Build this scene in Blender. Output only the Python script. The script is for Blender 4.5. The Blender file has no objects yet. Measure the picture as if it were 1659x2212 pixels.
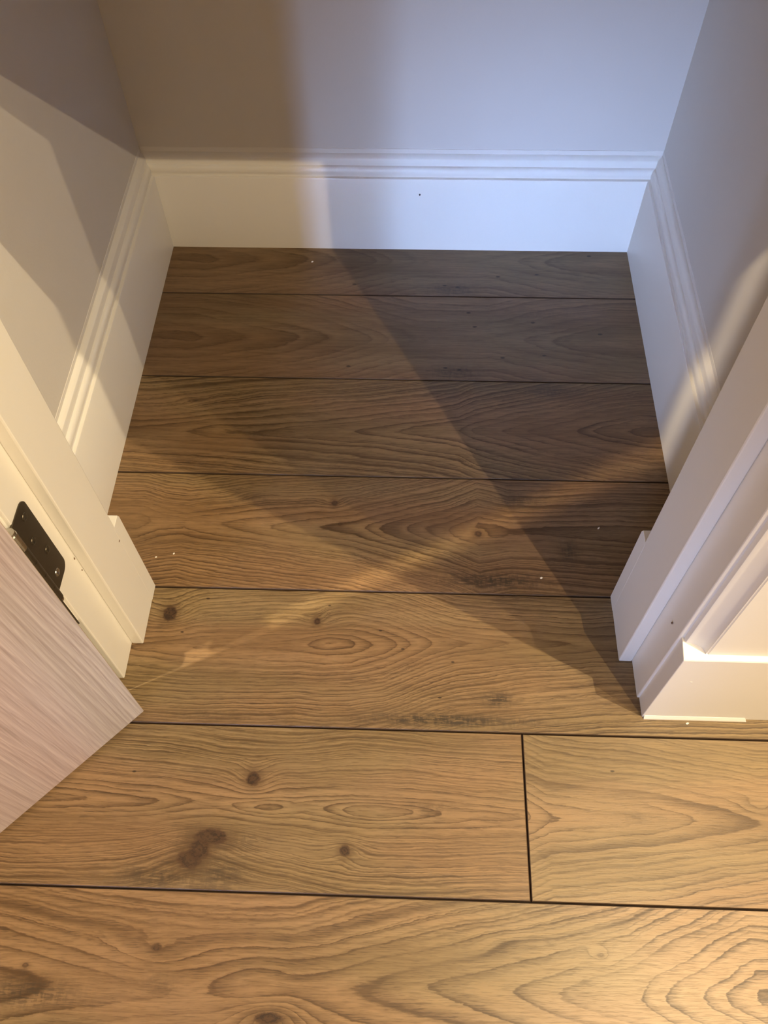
import bpy, bmesh, math, random
from mathutils import Vector, Matrix

# ------------------------------------------------------------------ camera, light, exposure
S = bpy.context.scene
COL = S.collection
cam_d = bpy.data.cameras.new('camera')
cam = bpy.data.objects.new('camera', cam_d)
COL.objects.link(cam)
cam_d.sensor_fit = 'VERTICAL'
cam_d.sensor_height = 24.0
cam_d.lens = 24.0 * 1811.84 / 2212.0
cam_d.clip_start = 0.01
cam.location = (0.00677, -0.32757, 1.02121)
cam.rotation_euler = (0.564813, 0.012342, 0.032934)
S.camera = cam

S.view_settings.view_transform = 'Standard'
S.view_settings.look = 'None'
S.view_settings.gamma = 1.0
S.view_settings.use_curve_mapping = False
S.view_settings.exposure = 0.06
S.cycles.use_denoising = True
S.cycles.max_bounces = 8
S.cycles.diffuse_bounces = 6
S.cycles.use_adaptive_sampling = True
S.cycles.adaptive_threshold = 0.03

world = bpy.data.worlds.new('world')
S.world = world
world.use_nodes = True
world.node_tree.nodes['Background'].inputs[0].default_value = (0.05, 0.05, 0.06, 1)
world.node_tree.nodes['Background'].inputs[1].default_value = 0.2

CEIL = 2.42
WARM = (1.0, 0.80, 0.50)
BLUE = (0.40, 0.60, 1.08)


def area(name, loc, target, power, color, sx, sy=None, spread=math.pi):
    d = bpy.data.lights.new(name, 'AREA')
    d.energy = power
    d.color = color
    d.size = sx
    if sy:
        d.shape = 'RECTANGLE'
        d.size_y = sy
    else:
        d.shape = 'DISK'
    d.spread = spread
    o = bpy.data.objects.new(name, d)
    COL.objects.link(o)
    o.location = loc
    o.rotation_euler = (Vector(target) - Vector(loc)).to_track_quat('-Z', 'Y').to_euler()
    return o


def downlight(name, loc, power, dia):
    return area(name, loc, (loc[0], loc[1], 0), power, WARM, dia)


# halogen downlights in the hall ceiling
downlight('downlight_lamp', (1.05, -1.36, CEIL - 0.01), 44, 0.014)
downlight('downlight_lamp', (1.87, -1.11, CEIL - 0.01), 44, 0.018)
downlight('downlight_lamp', (0.97, -0.315, CEIL - 0.01), 45, 0.012)
downlight('downlight_lamp', (-1.27, -0.44, CEIL - 0.01), 80, 0.060)
# daylight reaching down the hall from two tall narrow panes at its far end
area('daylight', (-0.74, -2.63, 0.52), (0.168, 0.88, -0.05), 1.22, BLUE, 0.13, 0.75, math.radians(18))
area('daylight', (-1.15, -2.63, 0.52), (0.233, 0.88, -0.05), 1.15, BLUE, 0.18, 0.75, math.radians(18))
area('daylight', (-0.95, -2.64, 1.20), (-0.95, 0.00, 1.20), 5.0, BLUE, 0.60, 1.50)  # added broad blue fill to tint the plinth, not one of the panes

# ------------------------------------------------------------------ helpers
def mesh_obj(name, verts, faces, mat, parent=None, kind=None, label=None, cat=None, group=None, loc=(0, 0, 0), smooth=False):
    me = bpy.data.meshes.new(name)
    me.from_pydata([tuple(v) for v in verts], [], faces)
    bm = bmesh.new()
    bm.from_mesh(me)
    bmesh.ops.recalc_face_normals(bm, faces=bm.faces)
    bm.to_mesh(me)
    bm.free()
    for m in (mat if isinstance(mat, (list, tuple)) else [mat]):
        me.materials.append(m)
    if smooth:
        for p in me.polygons:
            p.use_smooth = True
    if smooth:
        me.set_sharp_from_angle(angle=math.radians(32))
    o = bpy.data.objects.new(name, me)
    COL.objects.link(o)
    o.location = loc
    if parent:
        o.parent = parent
    tag(o, kind, label, cat, group)
    return o


def tag(o, kind=None, label=None, cat=None, group=None):
    for k, v in (('kind', kind), ('label', label), ('category', cat), ('group', group)):
        if v:
            o[k] = v
    return o


def empty(name, loc=(0, 0, 0), rz=0.0, **k):
    o = bpy.data.objects.new(name, None)
    COL.objects.link(o)
    o.location = loc
    o.rotation_euler = (0, 0, rz)
    o.empty_display_size = 0.05
    return tag(o, **k)


def bevel(o, width, segs=2, angle=30):
    m = o.modifiers.new('edge', 'BEVEL')
    m.width = width
    m.segments = segs
    m.limit_method = 'ANGLE'
    m.angle_limit = math.radians(angle)
    return o


def box(x0, x1, y0, y1, z0, z1):
    v = [(x, y, z) for z in (z0, z1) for y in (y0, y1) for x in (x0, x1)]
    f = [(0, 2, 3, 1), (4, 5, 7, 6), (0, 1, 5, 4), (1, 3, 7, 5), (3, 2, 6, 7), (2, 0, 4, 6)]
    return v, f


def prism(poly, z0, z1):
    n = len(poly)
    v = [(x, y, z0) for x, y in poly] + [(x, y, z1) for x, y in poly]
    f = [tuple(range(n))[::-1], tuple(range(n, 2 * n))]
    f += [(i, (i + 1) % n, n + (i + 1) % n, n + i) for i in range(n)]
    return v, f


def sweep(profile, place0, place1):
    """profile of (t, z) pairs put at both ends by the two functions"""
    n = len(profile)
    v = [place0(t, z) for t, z in profile] + [place1(t, z) for t, z in profile]
    f = [tuple(range(n)), tuple(range(n, 2 * n))[::-1]]
    f += [(i, (i + 1) % n, n + (i + 1) % n, n + i) for i in range(n)]
    return v, f


def arc(cx, cy, r, a0, a1, n):
    return [(cx + r * math.cos(math.radians(a0 + (a1 - a0) * i / n)), cy + r * math.sin(math.radians(a0 + (a1 - a0) * i / n))) for i in range(n + 1)]


# ------------------------------------------------------------------ materials
class X:
    """a socket one can calculate with"""
    def __init__(self, nt, s):
        self.nt, self.s = nt, s

    def _m(self, op, *a, clamp=False):
        n = self.nt.nodes.new('ShaderNodeMath')
        n.operation = op
        n.use_clamp = clamp
        for i, x in enumerate((self,) + a):
            if isinstance(x, X):
                self.nt.links.new(x.s, n.inputs[i])
            else:
                n.inputs[i].default_value = float(x)
        return X(self.nt, n.outputs[0])

    def __add__(self, o): return self._m('ADD', o)
    def __sub__(self, o): return self._m('SUBTRACT', o)
    def __mul__(self, o): return self._m('MULTIPLY', o)
    __radd__ = __add__
    __rmul__ = __mul__
    def neg(self): return self._m('MULTIPLY', -1.0)
    def one_minus(self): return self.neg() + 1.0
    def sqrt(self): return self._m('SQRT')
    def fract(self): return self._m('FRACT')
    def pow(self, e): return self._m('POWER', e)
    def clamp(self): return self._m('ADD', 0.0, clamp=True)
    def max(self, o): return self._m('MAXIMUM', o)

    def ramp(self, a, b, lo=0.0, hi=1.0, smooth=True):
        n = self.nt.nodes.new('ShaderNodeMapRange')
        n.interpolation_type = 'SMOOTHSTEP' if smooth else 'LINEAR'
        n.clamp = True
        self.nt.links.new(self.s, n.inputs[0])
        for i, v in enumerate((a, b, lo, hi)):
            n.inputs[1 + i].default_value = v
        return X(self.nt, n.outputs[0])


def noise(nt, vec, scale, detail=2.0, rough=0.5, offset=(0, 0, 0)):
    mp = nt.nodes.new('ShaderNodeMapping')
    mp.inputs['Scale'].default_value = scale
    mp.inputs['Location'].default_value = offset
    nt.links.new(vec, mp.inputs['Vector'])
    n = nt.nodes.new('ShaderNodeTexNoise')
    n.inputs['Scale'].default_value = 1.0
    n.inputs['Detail'].default_value = detail
    n.inputs['Roughness'].default_value = rough
    nt.links.new(mp.outputs[0], n.inputs['Vector'])
    return X(nt, n.outputs[0])


def mixcol(nt, fac, a, b, mode='MIX'):
    n = nt.nodes.new('ShaderNodeMix')
    n.data_type = 'RGBA'
    n.blend_type = mode
    nt.links.new(fac.s, n.inputs['Factor'])
    for name, c in (('A', a), ('B', b)):
        s = [i for i in n.inputs if i.name == name and i.type == 'RGBA'][0]
        if isinstance(c, tuple):
            s.default_value = c + (1,)
        else:
            nt.links.new(c, s)
    return [o for o in n.outputs if o.type == 'RGBA'][0]


def base_mat(name):
    m = bpy.data.materials.new(name)
    m.use_nodes = True
    nt = m.node_tree
    return m, nt, nt.nodes['Principled BSDF']


def wood_mat(name, p, seed, light, mid, dark, deep, rough=0.42, along='x', fine=1.0, line_amt=0.75, pore_amt=0.55, bump=0.12, stretch=1.0):
    m, nt, bs = base_mat(name)
    tc = nt.nodes.new('ShaderNodeTexCoord')
    sep = nt.nodes.new('ShaderNodeSeparateXYZ')
    nt.links.new(tc.outputs['Object'], sep.inputs[0])
    cmb = nt.nodes.new('ShaderNodeCombineXYZ')
    if along == 'x':
        u, v = X(nt, sep.outputs[0]), X(nt, sep.outputs[1])
    else:                                  # grain runs up the z axis, x is the width
        u, v = X(nt, sep.outputs[2]), X(nt, sep.outputs[0])
    un = u * stretch
    nt.links.new(un.s, cmb.inputs[0])
    nt.links.new(v.s, cmb.inputs[1])
    cmb.inputs[2].default_value = seed * 3.7
    vec = cmb.outputs[0]

    # slow wander of the grain, then the growth-ring field g
    w1 = noise(nt, vec, (5, 14, 1), 2) - 0.5
    w2 = noise(nt, vec, (22, 60, 1), 2, offset=(3, 1, 0)) - 0.5
    a0, sl = p['axis']
    vv = v - (u * sl + a0)
    vw = vv + w1 * 0.014 + w2 * 0.004
    g = ((vw * (1.0 / p['b']))._m('POWER', 2.0) + p['e'] ** 2).sqrt()
    for u0, u1, A in p['ramps']:
        g = g + u.ramp(u0, u1, 0.0, A, smooth=False)
    for gu, gv, a, b, A in p['gauss']:
        q = ((u - gu) * (1 / a))._m('POWER', 2.0) + ((v - gv) * (1 / b))._m('POWER', 2.0)
        g = g + (q * -1.0)._m('EXPONENT') * A
    g = g + (noise(nt, vec, (7, 26, 1), 2, offset=(7, 2, 0)) - 0.5) * 0.8
    g = g + (noise(nt, vec, (70, 300, 1), 3, 0.6, offset=(1, 9, 0)) - 0.5) * 0.30
    gv_ = nt.nodes.new('ShaderNodeCombineXYZ')          # uneven ring widths, each ring of its own strength
    nt.links.new(g.s, gv_.inputs[0])
    gv_.inputs[1].default_value = seed * 5.3
    g = g + (noise(nt, gv_.outputs[0], (0.62, 1, 1), 1) - 0.5) * 1.9
    fl_ = nt.nodes.new('ShaderNodeCombineXYZ')
    nt.links.new((g._m('FLOOR') * 7.31).s, fl_.inputs[0])
    fl_.inputs[1].default_value = seed * 2.9
    own = noise(nt, fl_.outputs[0], (1, 1, 1), 0).ramp(0.32, 0.60, 0.60, 1.0)
    t = g.fract()
    line = t.ramp(0.35, 0.90) * t.ramp(0.93, 1.0, 1.0, 0.0)
    edge = t.ramp(0.80, 0.91) * t.ramp(0.94, 0.995, 1.0, 0.0)
    far = ((vw * (1.0 / p['b']))._m('ABSOLUTE')).ramp(2.0, 5.0)
    t2 = (g * 1.9).fract()
    thin = t2.ramp(0.60, 0.90) * t2.ramp(0.93, 1.0, 1.0, 0.0) * far
    pale2 = t2.ramp(0.0, 0.15) * t2.ramp(0.15, 0.5, 1.0, 0.0) * far
    fade = noise(nt, vec, (6, 20, 1), 2, offset=(2, 5, 0)).ramp(0.33, 0.62, 0.25, 1.0) * own
    early = t.ramp(0.0, 0.12, 0.0, 1.0) * t.ramp(0.12, 0.4, 1.0, 0.0)

    # pores and fibres follow the grain
    pv = nt.nodes.new('ShaderNodeCombineXYZ')
    nt.links.new(un.s, pv.inputs[0])
    nt.links.new(vw.s, pv.inputs[1])
    pv.inputs[2].default_value = seed * 1.3
    pvec = pv.outputs[0]
    pores = noise(nt, pvec, (55 * fine, 950, 1), 2, 0.6).ramp(0.51, 0.64)
    fibre = noise(nt, pvec, (16 * fine, 420, 1), 3, 0.6) - 0.5
    tone = noise(nt, vec, (3.2, 22, 1), 2, offset=(5, 5, 0))

    c = mixcol(nt, tone.ramp(0.32, 0.68), light, mid)
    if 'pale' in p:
        c = mixcol(nt, u.ramp(p['pale'][0], p['pale'][1], 0.0, p['pale'][2]), c, (0.47, 0.36, 0.235))  # paler along the board: print tone, with the floor's gloss sheen put into colour
    c = mixcol(nt, early * fade * 0.35, c, tuple(min(1, k * 1.22) for k in light))
    c = mixcol(nt, line * fade * (0.62 * line_amt), c, dark)
    c = mixcol(nt, edge * fade * line_amt, c, dark)
    c = mixcol(nt, thin * (0.50 * line_amt), c, dark)
    c = mixcol(nt, pale2 * (0.30 * line_amt), c, tuple(min(1, k * 1.3) for k in light))
    c = mixcol(nt, (fibre * 2.4 + 0.05).clamp() * 0.7, c, dark)
    c = mixcol(nt, (fibre * -2.4 - 0.08).clamp() * 0.55, c, tuple(min(1, k * 1.35) for k in light))
    hue = noise(nt, vec, (2.2, 9, 1), 2, offset=(11, 3, 0))
    c = mixcol(nt, hue.ramp(0.40, 0.62, 0.0, 0.8), c, (1.04, 0.94, 0.90), 'MULTIPLY')
    c = mixcol(nt, hue.ramp(0.36, 0.52, 0.8, 0.0), c, (0.95, 0.99, 0.92), 'MULTIPLY')

    c = mixcol(nt, pores * (line * fade * 0.6 + 0.4) * pore_amt, c, deep)

    rag = noise(nt, vec, (160, 260, 1), 3, 0.65, offset=(4, 4, 0)) - 0.5
    streak = noise(nt, vec, (60, 420, 1), 3, 0.65, offset=(8, 1, 0))
    cross = noise(nt, vec, (240, 70, 1), 2, 0.6, offset=(2, 8, 0))
    for su, sv, a, b, A in p.get('smudge', []):
        q = ((u - su) * (1 / a))._m('POWER', 2.0) + ((v - sv) * (1 / b))._m('POWER', 2.0)
        f = ((q * -1.0)._m('EXPONENT') * (0.30 + 1.1 * (streak * 0.7 + cross * 0.3).ramp(0.42, 0.58)) * (A * 0.66)).clamp()
        c = mixcol(nt, f, c, (deep[0] * 1.05, deep[1] * 1.25, deep[2] * 1.6))
    for ku, kv, a, b, A in p.get('knots', []):
        q = (((u - ku) * (1 / a))._m('POWER', 2.0) + ((v - kv) * (1 / b))._m('POWER', 2.0)).sqrt() + rag * 0.8
        c = mixcol(nt, q.ramp(0.9, 2.1, 0.45 * A, 0.0), c, dark)
        c = mixcol(nt, q.ramp(0.7, 1.05, A * 0.92, 0.0), c, (deep[0] * 1.15, deep[1] * 0.95, deep[2] * 0.9))
        ring = (q * 1.7 + rag * 1.4).fract().ramp(0.45, 0.85)
        c = mixcol(nt, ring * q.ramp(0.55, 0.95, A * 0.75, 0.0), c, (deep[0] * 0.3, deep[1] * 0.28, deep[2] * 0.28))
    for ku, kv in p.get('specks', []):
        q = (((u - ku) * (1 / p.get('speck', 0.0026)))._m('POWER', 2.0) + ((v - kv) * (1.9 / p.get('speck', 0.0026)))._m('POWER', 2.0)).sqrt() + rag
        c = mixcol(nt, q.ramp(0.5, 1.2, 0.9, 0.0), c, (deep[0] * 0.5, deep[1] * 0.45, deep[2] * 0.4))
    nt.links.new(c, bs.inputs['Base Color'])
    rg = fibre * 0.12 + rough
    nt.links.new(rg.s, bs.inputs['Roughness'])
    bp = nt.nodes.new('ShaderNodeBump')
    bp.inputs['Strength'].default_value = bump
    bp.inputs['Distance'].default_value = 0.0006
    h = (pores * 0.8 + fibre * 0.5).neg()
    nt.links.new(h.s, bp.inputs['Height'])
    nt.links.new(bp.outputs[0], bs.inputs['Normal'])
    return m


def paint_mat(name, color, rough, mottling=0.03, relief=0.0002, scale=60.0, spec=0.5):
    m, nt, bs = base_mat(name)
    tc = nt.nodes.new('ShaderNodeTexCoord')
    vec = tc.outputs['Object']
    n = noise(nt, vec, (9, 9, 9), 3)
    c = mixcol(nt, n, tuple(k * (1 - mottling) for k in color), tuple(min(1, k * (1 + mottling)) for k in color))
    nt.links.new(c, bs.inputs['Base Color'])
    bs.inputs['Roughness'].default_value = rough
    bs.inputs['Specular IOR Level'].default_value = spec
    b = nt.nodes.new('ShaderNodeBump')
    b.inputs['Strength'].default_value = 0.35
    b.inputs['Distance'].default_value = relief
    nt.links.new(noise(nt, vec, (scale, scale, scale), 3).s, b.inputs['Height'])
    nt.links.new(b.outputs[0], bs.inputs['Normal'])
    return m


OAK = dict(line_amt=1.1, pore_amt=0.75, light=(0.250, 0.166, 0.085), mid=(0.186, 0.119, 0.056), dark=(0.074, 0.041, 0.016), deep=(0.045, 0.025, 0.011))
WALL = paint_mat('wall_paint', (0.62, 0.588, 0.545), 0.75, 0.02, 0.0004, 260)
TRIM = paint_mat('white_satin_paint', (0.78, 0.755, 0.705), 0.33, 0.015, 0.0006, 45)
CAULK = paint_mat('paint_line', (0.71, 0.68, 0.635), 0.5, 0.02, 0.0004, 200)
HALL = paint_mat('hall_paint', (0.30, 0.265, 0.22), 0.8)
CEILING = paint_mat('ceiling_paint', (0.52, 0.50, 0.47), 0.8)
SUB = paint_mat('dark_joint', (0.022, 0.013, 0.008), 0.8)
GROOVE = paint_mat('dark_bevel', (0.055, 0.030, 0.015), 0.6)
NICK = paint_mat('bare_nick', (0.16, 0.09, 0.05), 0.7)
BLACK = paint_mat('black_speck', (0.02, 0.02, 0.022), 0.5)
CHIP = paint_mat('white_chip', (0.85, 0.82, 0.76), 0.6)

m, nt, bs = base_mat('dark_bronze')
tc = nt.nodes.new('ShaderNodeTexCoord')
n = noise(nt, tc.outputs['Object'], (70, 70, 70), 3)
nt.links.new(mixcol(nt, n, (0.060, 0.048, 0.034), (0.085, 0.070, 0.050)), bs.inputs['Base Color'])
bs.inputs['Metallic'].default_value = 0.75
bs.inputs['Roughness'].default_value = 0.42
BRONZE = m
m, nt, bs = base_mat('worn_steel')
tc = nt.nodes.new('ShaderNodeTexCoord')
n = noise(nt, tc.outputs['Object'], (150, 150, 150), 3)
nt.links.new(mixcol(nt, n, (0.30, 0.28, 0.25), (0.55, 0.53, 0.50)), bs.inputs['Base Color'])
bs.inputs['Metallic'].default_value = 1.0
bs.inputs['Roughness'].default_value = 0.25
STEEL = m

# growth-ring layout of each kind of board (metres in the board's own frame)
WOOD = {
    'row_back': {'axis': (-0.0058, 0.0006), 'b': 0.017, 'e': 0.8, 'ramps': [(-0.3566, -0.2698, 1.0), (-0.2698, -0.1863, 1.0), (-0.1863, -0.1322, 1.0), (-0.1322, -0.0844, 1.0), (-0.0844, -0.0328, 1), (-0.0328, 0.0157, 1), (0.1385, 0.2181, -1.3), (0.2181, 0.3449, -1.6)], 'gauss': [], 'knots': [], 'smudge': [(0.0799, -0.078, 0.0446, 0.0137, 0.8), (0.2104, 0.0542, 0.0934, 0.0152, 0.3)], 'specks': [(0.1028, 0.0564), (0.1129, 0.0242), (0.21, 0.0358), (0.1563, -0.0444), (0.2243, -0.0379), (0.0629, -0.0685), (0.0852, -0.072), (0.3193, 0.0115), (-0.0938, -0.0679)], 'speck': 0.0042, 'oak': {'line_amt': 0.5, 'pore_amt': 0.55, 'light': (0.212, 0.14, 0.072), 'mid': (0.158, 0.099, 0.046)}},
    'row_lens': {'axis': (-0.0101, 0.0211), 'b': 0.0125, 'e': 0.6, 'ramps': [(-0.4099, -0.2239, -1.5), (-0.2239, -0.0871, -1.0), (-0.0871, 0.0202, -1.2), (0.0202, 0.0826, -1), (0.0826, 0.1081, -1), (0.1081, 0.1527, -1), (0.1527, 0.2008, -1), (0.2008, 0.2544, -1), (0.2544, 0.3031, -1.3), (0.3031, 0.3636, -1)], 'gauss': [(-0.3751, 0.0298, 0.0876, 0.024, 1.0), (-0.2897, -0.0051, 0.0431, 0.0197, -0.6)], 'knots': [], 'smudge': [(0.2292, 0.0765, 0.0438, 0.0095, 0.9), (-0.2236, -0.017, 0.0428, 0.0107, 0.4)], 'specks': [], 'oak': {'line_amt': 1.3, 'light': (0.24, 0.156, 0.078), 'mid': (0.178, 0.11, 0.05)}},
    'row_cathedral': {'axis': (0.0065, -0.003), 'b': 0.0092, 'e': 1.2, 'ramps': [(-0.3786, -0.3479, 1), (-0.3479, -0.3119, 0.5), (-0.3119, -0.2879, -0.5), (-0.2879, -0.2114, -1), (-0.2114, -0.1443, -1), (-0.1443, -0.0673, -1), (-0.0673, -0.0349, -1), (-0.0349, -0.0024, -1), (-0.0024, 0.03, -1), (0.03, 0.0644, -1), (0.0644, 0.0868, -1), (0.0868, 0.1079, -1), (0.1079, 0.1521, 1.0), (0.1521, 0.3166, -0.6)], 'gauss': [(-0.211, 0.0622, 0.0408, 0.0161, -1.2), (-0.0992, 0.0471, 0.0202, 0.0127, 1.0), (0.1074, 0.0007, 0.017, 0.0152, 1.4)], 'knots': [(0.1074, 0.0007, 0.0059, 0.0061, 0.8), (-0.0992, 0.0471, 0.0054, 0.0056, 0.9), (-0.089, 0.0119, 0.004, 0.0039, 0.5)], 'smudge': [(0.2337, -0.0239, 0.0142, 0.0192, 1.0), (0.1256, -0.074, 0.0694, 0.0128, 1.3), (0.1672, 0.057, 0.0335, 0.0128, 0.7), (-0.2169, 0.0539, 0.0271, 0.0096, 0.5)], 'specks': [], 'oak': {'line_amt': 1.3, 'light': (0.24, 0.156, 0.078), 'mid': (0.178, 0.11, 0.05)}},
    'row_threshold': {'axis': (0.0189, 0.0382), 'b': 0.0078, 'e': 0.9, 'ramps': [(-0.3542, -0.2689, -1.2), (-0.129, -0.0957, -0.6), (-0.0623, -0.0199, 1), (-0.0199, 0.003, 1), (0.003, 0.0236, 1), (0.0236, 0.0436, 1), (0.0436, 0.0738, 1), (0.0738, 0.1492, 1.0), (0.1492, 0.2546, 1.0)], 'gauss': [(-0.3094, 0.0554, 0.0312, 0.0269, 2.0), (-0.1106, 0.0493, 0.021, 0.016, 1.4), (-0.0964, 0.023, 0.0426, 0.013, -1.2), (-0.1267, -0.0153, 0.0778, 0.0188, -0.8)], 'knots': [(-0.3094, 0.0554, 0.0106, 0.0129, 1), (-0.1106, 0.0493, 0.0056, 0.006, 0.95)], 'smudge': [(0.1253, -0.0528, 0.0198, 0.0096, 1.3), (0.0524, -0.0812, 0.092, 0.0082, 1.5), (-0.2373, -0.083, 0.0465, 0.0059, 0.5), (0.1671, -0.0802, 0.0286, 0.0059, 0.5)], 'specks': [(-0.0256, 0.0382), (0.0043, 0.0127), (0.0693, -0.0035), (-0.2609, 0.0789), (-0.0955, 0.0729), (0.0524, -0.0518), (-0.2888, 0.029)]},
    'row_knotty': {'axis': (-0.0029, -0.0133), 'b': 0.0072, 'e': 0.8, 'ramps': [(-0.4387, -0.2837, 1.0), (-0.2837, -0.2119, 1.0), (-0.1182, -0.0522, -1.0), (0.0192, 0.1496, 1.0)], 'gauss': [(-0.1718, 0.0306, 0.0256, 0.0216, 2.2), (-0.2249, -0.0514, 0.0641, 0.0344, 3.0), (-0.0569, -0.0477, 0.0213, 0.0169, 1.6), (-0.024, -0.0026, 0.0435, 0.0104, -1.5), (-0.1553, -0.0028, 0.0383, 0.0136, -1.3)], 'knots': [(-0.1718, 0.0306, 0.0095, 0.0098, 1), (-0.2135, -0.0373, 0.0215, 0.0101, 1), (-0.234, -0.0621, 0.0159, 0.0118, 0.95), (-0.2249, -0.0514, 0.0139, 0.0129, 0.8), (-0.0569, -0.0477, 0.0069, 0.007, 1)], 'smudge': [(-0.2249, -0.0514, 0.0331, 0.0227, 0.7), (-0.2678, -0.0824, 0.0473, 0.0144, 0.9), (-0.1945, -0.0777, 0.0315, 0.0164, 0.8), (-0.1728, -0.0397, 0.0322, 0.0111, 0.5), (0.0412, 0.0031, 0.0327, 0.0084, 0.5)], 'specks': [(-0.317, 0.0351)]},
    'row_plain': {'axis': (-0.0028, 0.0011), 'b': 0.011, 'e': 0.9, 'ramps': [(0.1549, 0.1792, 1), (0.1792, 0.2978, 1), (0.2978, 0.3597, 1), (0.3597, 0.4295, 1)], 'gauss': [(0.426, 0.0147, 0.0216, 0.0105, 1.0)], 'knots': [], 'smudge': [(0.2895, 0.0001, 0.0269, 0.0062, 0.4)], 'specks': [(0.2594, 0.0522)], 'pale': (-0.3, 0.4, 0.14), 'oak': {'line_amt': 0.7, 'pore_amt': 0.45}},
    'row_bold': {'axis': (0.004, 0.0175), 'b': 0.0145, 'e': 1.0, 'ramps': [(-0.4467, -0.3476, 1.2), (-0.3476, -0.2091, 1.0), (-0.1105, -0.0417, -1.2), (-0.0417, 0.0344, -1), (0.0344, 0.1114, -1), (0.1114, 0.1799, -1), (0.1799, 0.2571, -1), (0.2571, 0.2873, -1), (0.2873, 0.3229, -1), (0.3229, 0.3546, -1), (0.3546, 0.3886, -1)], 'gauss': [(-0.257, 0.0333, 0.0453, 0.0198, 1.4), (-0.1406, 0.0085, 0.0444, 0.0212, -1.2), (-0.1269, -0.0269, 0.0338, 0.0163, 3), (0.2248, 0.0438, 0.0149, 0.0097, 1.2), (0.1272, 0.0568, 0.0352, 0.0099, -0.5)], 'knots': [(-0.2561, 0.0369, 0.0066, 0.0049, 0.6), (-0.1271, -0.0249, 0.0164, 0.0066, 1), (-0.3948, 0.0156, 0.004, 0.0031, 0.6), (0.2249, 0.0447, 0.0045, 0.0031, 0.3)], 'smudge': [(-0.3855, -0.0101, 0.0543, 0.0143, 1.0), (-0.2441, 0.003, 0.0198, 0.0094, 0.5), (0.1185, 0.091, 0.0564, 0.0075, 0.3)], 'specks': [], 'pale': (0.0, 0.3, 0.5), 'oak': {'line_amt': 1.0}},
}


# ------------------------------------------------------------------ the setting: floor
XL, XR, YB = -0.4268, 0.3881, 0.8783        # faces of the skirting in the closet
T = 0.018                                   # skirting thickness
WL, WR, WB = XL - T, XR + T, YB + T         # wall faces of the closet
HX0, HX1, HY0 = -1.75, 2.35, -2.66          # hall
YF = 0.052                                  # hall face of the wall with the doorway
YN = 0.174                                  # closet face of the same wall
JL, JR = -0.352, 0.302                      # faces of the door lining

v, f = box(HX0, HX1, HY0, 1.0, -0.03, -0.0065)
floor = mesh_obj('floor', v, f, SUB, kind='structure', label='wide oak laminate plank floor running from the hall into the closet')


def plank(x0, x1, yc, mat, w=0.19, ox=0.0):
    """a laminate board with a small dark micro-bevel round its top"""
    g, c, h, d = 0.0006, 0.0010, 0.0, 0.0011
    y0, y1 = -w / 2 + g, w / 2 - g
    a, b = x0 - ox + g, x1 - ox - g
    vs = [(a, y0, -0.0064), (b, y0, -0.0064), (b, y1, -0.0064), (a, y1, -0.0064),
          (a, y0, h - d), (b, y0, h - d), (b, y1, h - d), (a, y1, h - d),
          (a + c, y0 + c, h), (b - c, y0 + c, h), (b - c, y1 - c, h), (a + c, y1 - c, h)]
    fs = [(3, 2, 1, 0)]
    for k in (0, 4):
        fs += [(k, k + 1, k + 5, k + 4), (k + 1, k + 2, k + 6, k + 5), (k + 2, k + 3, k + 7, k + 6), (k + 3, k, k + 4, k + 7)]
    fs.append((8, 9, 10, 11))
    o = mesh_obj('plank', vs, fs, [GROOVE, mat], parent=floor, loc=(ox, yc, 0))
    for p in o.data.polygons:
        if abs(p.normal.z) > 0.95 and p.center.z > -0.003:
            p.material_index = 1
    return o


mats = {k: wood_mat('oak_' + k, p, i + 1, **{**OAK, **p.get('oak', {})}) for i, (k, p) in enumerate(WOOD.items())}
plank(-0.440, 0.402, 0.855, mats['row_back'])
plank(-0.440, 0.402, 0.665, mats['row_back'])
plank(-0.440, 0.402, 0.475, mats['row_lens'])
plank(-0.440, 0.402, 0.285, mats['row_cathedral'])
plank(-0.80, 0.60, 0.095, mats['row_threshold'])
plank(-1.13, 0.1534, -0.095, mats['row_knotty'])
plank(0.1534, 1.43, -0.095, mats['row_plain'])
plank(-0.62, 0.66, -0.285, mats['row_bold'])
plank(-1.73, -0.62, -0.285, mats['row_lens'])
plank(0.66, 1.94, -0.285, mats['row_back'])
plank(1.43, 2.34, -0.095, mats['row_lens'], ox=1.6)
plank(-1.73, -1.13, -0.095, mats['row_back'], ox=-1.3)
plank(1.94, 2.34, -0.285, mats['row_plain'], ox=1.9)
plank(0.60, 1.88, 0.095, mats['row_back'], w=0.19, ox=1.0)
rr = random.Random(4)
names = list(mats)
for k in range(2, 14):                       # the hall floor behind the camera
    x = HX0 + 0.02 - rr.random() * 0.0
    cut = HX0 + 0.4 + rr.random() * 0.9
    yc = -0.095 - 0.19 * k
    while x < HX1 - 0.02:
        e = min(cut, HX1 - 0.01)
        plank(x, e, yc, mats[names[rr.randrange(len(names))]], ox=(x + e) / 2)
        x, cut = e, e + 1.28

# ------------------------------------------------------------------ walls and ceiling
def wall(name, b, mat=WALL, label=None):
    v, f = box(*b)
    return mesh_obj(name, v, f, mat, kind='structure', label=label)


wb = wall('wall_back', (WL - 0.1, WR + 0.1, WB, WB + 0.1, -0.03, CEIL), label='grey-white back wall of the closet, half blue with daylight')
wl = wall('wall_left', (WL - 0.1, WL, YN - 0.02, WB + 0.1, -0.03, CEIL), label='grey-white closet wall behind the hinged jamb')
wr = wall('wall_right', (WR, WR + 0.1, YN - 0.02, WB + 0.1, -0.03, CEIL), label='grey-white closet wall behind the jamb without hinge')
HEAD = 2.03
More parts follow.
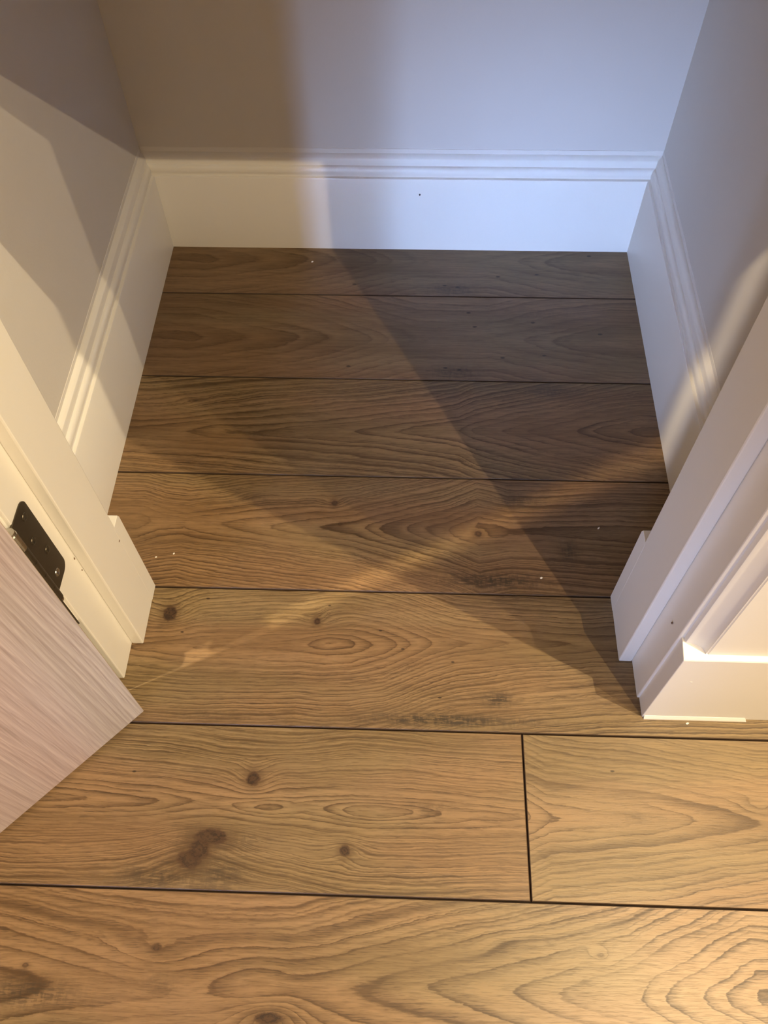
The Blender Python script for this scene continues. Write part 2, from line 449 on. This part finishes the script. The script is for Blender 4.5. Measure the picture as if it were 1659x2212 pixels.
# front wall with its doorway: one U-shaped slab
poly = [(HX0, -0.03), (JL - 0.03, -0.03), (JL - 0.03, HEAD + 0.03), (JR + 0.03, HEAD + 0.03), (JR + 0.03, -0.03), (HX1, -0.03), (HX1, CEIL), (HX0, CEIL)]
v, f = prism(poly, YF, YN)
v = [(x, z, y) for x, y, z in v]
v = [(x, yy, zz) for (x, yy, zz) in v]
mesh_obj('wall_front', v, f, WALL, kind='structure', label='wall between hall and closet holding the doorway')
wall('wall_rear', (HX0 - 0.1, HX1 + 0.1, HY0 - 0.1, HY0, -0.03, CEIL), mat=HALL, label='hall wall opposite the closet')
wall('wall_hall_left', (HX0 - 0.1, HX0, HY0 - 0.1, YN, -0.03, CEIL), mat=HALL, label='end wall of the hall on the hinge side')
wall('wall_hall_right', (HX1, HX1 + 0.1, HY0 - 0.1, YN, -0.03, CEIL), mat=HALL, label='end wall of the hall on the latch side')
wall('ceiling', (HX0 - 0.1, HX1 + 0.1, HY0 - 0.1, 1.0, CEIL, CEIL + 0.08), CEILING, label='white ceiling over hall and closet')

# ------------------------------------------------------------------ skirting
SKIRT = [(0.0, 0.0), (0.018, 0.0), (0.018, 0.1425), (0.0172, 0.1442), (0.0156, 0.1446), (0.0128, 0.1450), (0.0126, 0.1468),
         (0.0136, 0.1500), (0.0139, 0.1535), (0.0132, 0.1575), (0.0116, 0.1606), (0.0098, 0.1620), (0.0080, 0.1626),
         (0.0078, 0.1645), (0.0076, 0.1742), (0.0070, 0.1754), (0.0024, 0.1794), (0.0, 0.1802)]
v, f = sweep(SKIRT, lambda t, z: (WL + t, WB - t, z), lambda t, z: (WR - t, WB - t, z))
bb = mesh_obj('baseboard_back', v, f, TRIM, kind='structure', label='white moulded skirting board on the closet back wall', smooth=True)
v, f = sweep(SKIRT, lambda t, z: (WL + t, WB - t - 0.0003, z), lambda t, z: (WL + t, YN + 0.0005, z))
bl = mesh_obj('baseboard_left', v, f, TRIM, kind='structure', label='white moulded skirting board ending at the hinged jamb', smooth=True)
v, f = sweep(SKIRT, lambda t, z: (WR - t, WB - t - 0.0003, z), lambda t, z: (WR - t, YN + 0.0005, z))
br = mesh_obj('baseboard_right', v, f, TRIM, kind='structure', label='white moulded skirting board ending at the jamb without hinge', smooth=True)
# short returns on the closet side of the doorway wall; their cut ends show past the stops
NIB = [(-0.004, 0.0), (0.018, 0.0), (0.018, 0.173), (0.0150, 0.1795), (-0.004, 0.1800)]
for nm, x0, x1, top in (('baseboard_nib_left', WL + 0.019, -0.3364, 1.03), ('baseboard_nib_right', WR - 0.019, 0.2829, 0.985)):
    v, f = sweep(NIB, lambda t, z: (x0, YN + t, z * top), lambda t, z: (x1, YN + t, z * top))
    bevel(mesh_obj(nm, v, f, TRIM, kind='structure', label='cut end of closet skirting showing past the %s door stop' % ('hinge-side' if 'left' in nm else 'latch-side')), 0.0005, 1, 60)

# thin line of trim paint carried up the wall over each board
for par, b in ((wb, (WL + 0.001, WR - 0.001, WB - 0.0006, WB + 0.001, 0.1800, 0.1885)),
               (wl, (WL - 0.001, WL + 0.0006, YN + 0.001, WB - 0.001, 0.1800, 0.1875)),
               (wr, (WR - 0.0006, WR + 0.001, YN + 0.001, WB - 0.001, 0.1800, 0.1880))):
    v, f = box(*b)
    bevel(mesh_obj('paint_line', v, f, CAULK, parent=par), 0.0005, 1)

# ------------------------------------------------------------------ door linings, stops, architraves
def lining(name, side, jx, yfront, label, stop_front):
    s = side                                   # -1 hinge side, +1 latch side
    b = sorted((jx, jx + s * 0.03))
    v, f = box(b[0], b[1], yfront, YN, 0.0, HEAD)
    o = mesh_obj(name, v, f, TRIM, kind='structure', label=label)
    bevel(o, 0.0015, 2)
    sx = jx - s * (0.0155 if s < 0 else 0.0170)
    b = sorted((jx, sx))
    v, f = box(b[0], b[1], stop_front, YN, 0.0, HEAD - 0.0155)
    st = mesh_obj('door_stop', v, f, TRIM, parent=o)
    bevel(st, 0.0018, 2)
    return o


tl = lining('trim_1', -1, JL, 0.0575, 'cream hinge-side door lining with stop and dark hinge', 0.1055)
tr = lining('trim_2', 1, JR - 0.002, 0.0500, 'cream latch-side door lining with stop beside the plinth block', 0.0985)
v, f = box(JL, JR, 0.054, YN, HEAD, HEAD + 0.03)
th = mesh_obj('trim_3', v, f, TRIM, kind='structure', label='door lining head above the closet opening')
v, f = box(JL + 0.0155, JR - 0.0155, 0.102, YN, HEAD - 0.0155, HEAD)
mesh_obj('door_stop', v, f, TRIM, parent=th)
# dark seam at the back of the hinge-side stop, and small nicks in the paint
for par, loc, sz in ((tl, (JL + 0.0002, 0.1035, 0.233), (0.0006, 0.0012, 0.0022)), (tl, (JL + 0.0002, 0.1035, 0.207), (0.0006, 0.0009, 0.0015)),
                     (tl, (-0.3363, 0.168, 0.161), (0.0006, 0.0020, 0.0011)), (tr, (0.2990, 0.0715, 0.176), (0.0012, 0.0016, 0.0016))):
    bm = bmesh.new()
    bmesh.ops.create_icosphere(bm, subdivisions=1, radius=1.0, matrix=Matrix.Translation(loc) @ Matrix.Diagonal((*sz, 1)))
    vs = [q.co.copy() for q in bm.verts]
    fs = [[q.index for q in p.verts] for p in bm.faces]
    bm.free()
    mesh_obj('paint_nick', vs, fs, NICK, parent=par)

# architrave profile across the wall (x away from the opening, y towards the hall)
ARCH = [(0.004, YF), (0.004, 0.0452), (0.0046, 0.0440), (0.0060, 0.0434)]
ARCH += [(0.0060 + 0.0185 * math.sin(math.radians(a)), 0.0434 - 0.0109 * (1 - math.cos(math.radians(a)))) for a in range(9, 91, 9)]
ARCH += [(0.0252, 0.0334), (0.0268, 0.0334), (0.0275, 0.0323), (0.19, 0.0318), (0.19, YF)]
v, f = prism([(0.302 + x, y) for x, y in ARCH], 0.176, HEAD + 0.16)
ar = mesh_obj('trim_4', v, f, TRIM, kind='structure', label='white grooved architrave standing on the latch-side plinth block', smooth=True)
v, f = prism([(JL - 0.004, 0.0575), (JL - 0.004, 0.0535), (JL - 0.05, 0.0325), (JL - 0.14, 0.0318), (JL - 0.14, 0.0575)], 0.176, HEAD + 0.16)
mesh_obj('trim_5', v, f, TRIM, kind='structure', label='white architrave behind the open oak door')
for nm, x0, x1, lab in (('trim_6', 0.3030, 0.500, 'white chamfered plinth block under the latch-side architrave'),
                        ('trim_7', -0.505, JL - 0.0035, 'white chamfered plinth block behind the open oak door')):
    y0 = 0.0255 if nm == 'trim_6' else 0.036
    prof = [(YF, 0.0), (y0, 0.0), (y0, 0.1800), (y0 + 0.0010, 0.1812), (0.0445, 0.1870), (YF, 0.1870)]
    v, f = sweep(prof, lambda y, z: (x0, y, z), lambda y, z: (x1, y, z))
    o = bevel(mesh_obj(nm, v, f, TRIM, kind='structure', label=lab), 0.0008, 2, 50)
    if nm == 'trim_6':
        v, f = sweep([(y0 + 0.001, 0.0), (y0 - 0.0030, 0.0), (y0 - 0.0026, 0.0016), (y0 - 0.0004, 0.0060), (y0 + 0.001, 0.0061)], lambda y, z: (x0 + 0.002, y, z), lambda y, z: (0.431 if z < 0.001 else 0.428, y, z))
        mesh_obj('paint_bead', v, f, TRIM, parent=o)
        bm = bmesh.new()
        bmesh.ops.create_icosphere(bm, subdivisions=1, radius=1.0, matrix=Matrix.Translation((0.3285, 0.0255, 0.121)) @ Matrix.Diagonal((0.002, 0.0006, 0.001, 1)))
        vs = [q.co.copy() for q in bm.verts]
        fs = [[q.index for q in p.verts] for p in bm.faces]
        bm.free()
        mesh_obj('paint_nick', vs, fs, CAULK, parent=o)
# skirting of the hall carried on beyond the block
v, f = sweep([(0.0, 0.0), (0.018, 0.0), (0.018, 0.15), (0.008, 0.165), (0.0, 0.17)], lambda t, z: (0.501, YF - t, z), lambda t, z: (HX1, YF - t, z))
mesh_obj('baseboard_front', v, f, TRIM, kind='structure', label='hall skirting beyond the plinth block')

# black pin-hole on the back skirting
bm = bmesh.new()
bmesh.ops.create_icosphere(bm, subdivisions=2, radius=1.0, matrix=Matrix.Translation((0.016, YB, 0.1152)) @ Matrix.Diagonal((0.0014, 0.0007, 0.0022, 1)))
vs = [q.co.copy() for q in bm.verts]
fs = [[q.index for q in p.verts] for p in bm.faces]
bm.free()
mesh_obj('pin_hole', vs, fs, BLACK, parent=bb)

# ------------------------------------------------------------------ the open door
DT = 0.040
A0 = Vector((-0.3168, 0.0128))                # inner hinge corner of the leaf
FAR = Vector((-0.4581, -0.1385))
dirv = (FAR - A0).normalized()
ang = math.atan2(dirv.y, dirv.x)
door = empty('door_1', (A0.x, A0.y, 0.0), ang, kind='structure', label='pale pinkish oak door standing open on its dark hinge')
# local x runs along the leaf away from the hinge; the face seen from the hall is y = 0; thickness goes to local -y
nrm = Vector((0.731, -0.683))
loc_n = Vector((dirv.x * nrm.x + dirv.y * nrm.y, -dirv.y * nrm.x + dirv.x * nrm.y))
sgn = -1.0 if loc_n.y > 0 else 1.0
DOOR = {'axis': (0.235, 0.0), 'b': 0.011, 'e': 1.0, 'ramps': [(-0.2, 0.5, 3.0), (0.5, 1.6, 3.0)], 'gauss': [], 'knots': [], 'smudge': [], 'specks': []}
DM = wood_mat('pale_oak_veneer', DOOR, 21, light=(0.43, 0.345, 0.285), mid=(0.385, 0.30, 0.245), dark=(0.30, 0.225, 0.18), deep=(0.25, 0.185, 0.145), rough=0.55, along='z', line_amt=0.75, pore_amt=0.6, bump=0.25, stretch=0.22)
y0, y1 = sorted((0.0, sgn * DT))
v, f = box(0.0, 0.645, y0, y1, 0.007, HEAD - 0.004)
leaf = mesh_obj('leaf', v, f, DM, parent=door)
bevel(leaf, 0.0006, 1)

# hinge: one leaf let into the lining, knuckle on the corner, second leaf on the edge of the door
def to_local(x, y, z):
    d = Vector((x - A0.x, y - A0.y))
    return (d.x * dirv.x + d.y * dirv.y, -d.x * dirv.y + d.y * dirv.x, z)


hz0, hz1 = 0.2505, 0.3765
hy0, hy1, r = 0.0535, 0.0885, 0.010
poly = [(hy0, hz0)] + arc(hy1 - r, hz0 + r, r, -90, 0, 6) + arc(hy1 - r, hz1 - r, r, 0, 90, 6) + [(hy0, hz1)]
v = [to_local(JL - 0.001, y, z) for y, z in poly] + [to_local(JL + 0.0012, y, z) for y, z in poly]
n = len(poly)
f = [tuple(range(n)), tuple(range(n, 2 * n))[::-1]] + [(i, (i + 1) % n, n + (i + 1) % n, n + i) for i in range(n)]
hinge = mesh_obj('hinge', v, f, BRONZE, parent=door, label='dark bronze butt hinge with four screws')
KX, KY, KR = -0.3500, 0.0478, 0.0055


def cyl(x, y, z0, z1, r, n=16):
    ring = [(x + r * math.cos(2 * math.pi * i / n), y + r * math.sin(2 * math.pi * i / n)) for i in range(n)]
    vs = [to_local(a, b, z0) for a, b in ring] + [to_local(a, b, z1) for a, b in ring]
    fs = [tuple(range(n))[::-1], tuple(range(n, 2 * n))] + [(i, (i + 1) % n, n + (i + 1) % n, n + i) for i in range(n)]
    return vs, fs


seg = (hz1 - hz0) / 5
for i in range(5):
    v, f = cyl(KX, KY, hz0 + i * seg + 0.0004, hz0 + (i + 1) * seg - 0.0004, KR)
    mesh_obj('knuckle', v, f, BRONZE if i not in (4,) else STEEL, parent=hinge)
for z0, z1 in ((hz0 - 0.004, hz0 + 0.0003), (hz1 - 0.0003, hz1 + 0.004)):
    v, f = cyl(KX, KY, z0, z1, KR * 0.85)
    mesh_obj('pin_cap', v, f, STEEL, parent=hinge)
eo = Vector((A0.x - 0.731 * DT, A0.y + 0.683 * DT))
v, f = box(-0.0022, -0.0002, *sorted((sgn * DT, sgn * 0.008)), hz0, hz1)
mesh_obj('door_plate', v, f, BRONZE, parent=hinge)
for sy, sz in ((0.0765, 0.361), (0.0675, 0.332), (0.0765, 0.300), (0.0690, 0.266)):
    n = 14
    ringo = [(0.0046, 0.0008), (0.0042, 0.0015), (0.0030, 0.0017)]
    vs, fs = [], []
    for rad, dx in ringo:
        vs += [to_local(JL + 0.0012 + dx - 0.0008, sy + rad * math.cos(2 * math.pi * i / n), sz + rad * math.sin(2 * math.pi * i / n)) for i in range(n)]
    for k in range(2):
        fs += [(k * n + i, k * n + (i + 1) % n, (k + 1) * n + (i + 1) % n, (k + 1) * n + i) for i in range(n)]
    vs.append(to_local(JL + 0.0010, sy, sz))
    c0 = len(vs) - 1
    fs += [(2 * n + i, 2 * n + (i + 1) % n, c0) for i in range(n)]
    mesh_obj('screw', vs, fs, STEEL if sz < 0.28 else BRONZE, parent=hinge)

# ------------------------------------------------------------------ shelf inside the closet, whose shade falls on the walls
v, f = box(WL + 0.001, WR - 0.001, 0.26, WB - 0.001, 0.795, 0.815)
sh = mesh_obj('closet_shelf', v, f, TRIM, label='white shelf fixed right across the closet at waist height', cat='shelf')
bevel(sh, 0.001, 1)

# ------------------------------------------------------------------ crumbs of plaster on the boards
CHIPS = [(-0.1720, 0.842, 0.0016, 0.6, 'tiny white plaster crumb on the board nearest the back skirting'),
         (0.1915, 0.217, 0.0016, 0.1, 'tiny white plaster crumb on the knotted board beyond the threshold, latch side'),
         (-0.3195, 0.242, 0.0012, 1.1, 'tiny pale crumb a little way from the hinge-side door stop'),
         (-0.3435, 0.236, 0.0012, 0.4, 'tiny pale crumb close against the hinge-side skirting end'),
         (0.2780, 0.299, 0.0014, 0.9, 'tiny white crumb at the top corner of the latch-side skirting end'),
         (0.3580, 0.0185, 0.0015, 0.3, 'white blob of plaster at the foot of the plinth block')]
for x, y, r, a, lab in CHIPS:
    rnd = random.Random(int(x * 1e5))
    bm = bmesh.new()
    bmesh.ops.create_icosphere(bm, subdivisions=1, radius=1.0)
    vs = []
    for q in bm.verts:
        k = 0.75 + 0.5 * rnd.random()
        vs.append((q.co.x * r * 1.5 * k, q.co.y * r * 0.9 * k, max(q.co.z, -0.6) * r * 0.7 + 0.42 * r))
    fs = [[q.index for q in p.verts] for p in bm.faces]
    bm.free()
    o = mesh_obj('plaster_crumb', vs, fs, CHIP, label=lab, cat='crumb', group='plaster crumbs on the floor', loc=(x, y, 0))
    o.rotation_euler = (0, 0, a)
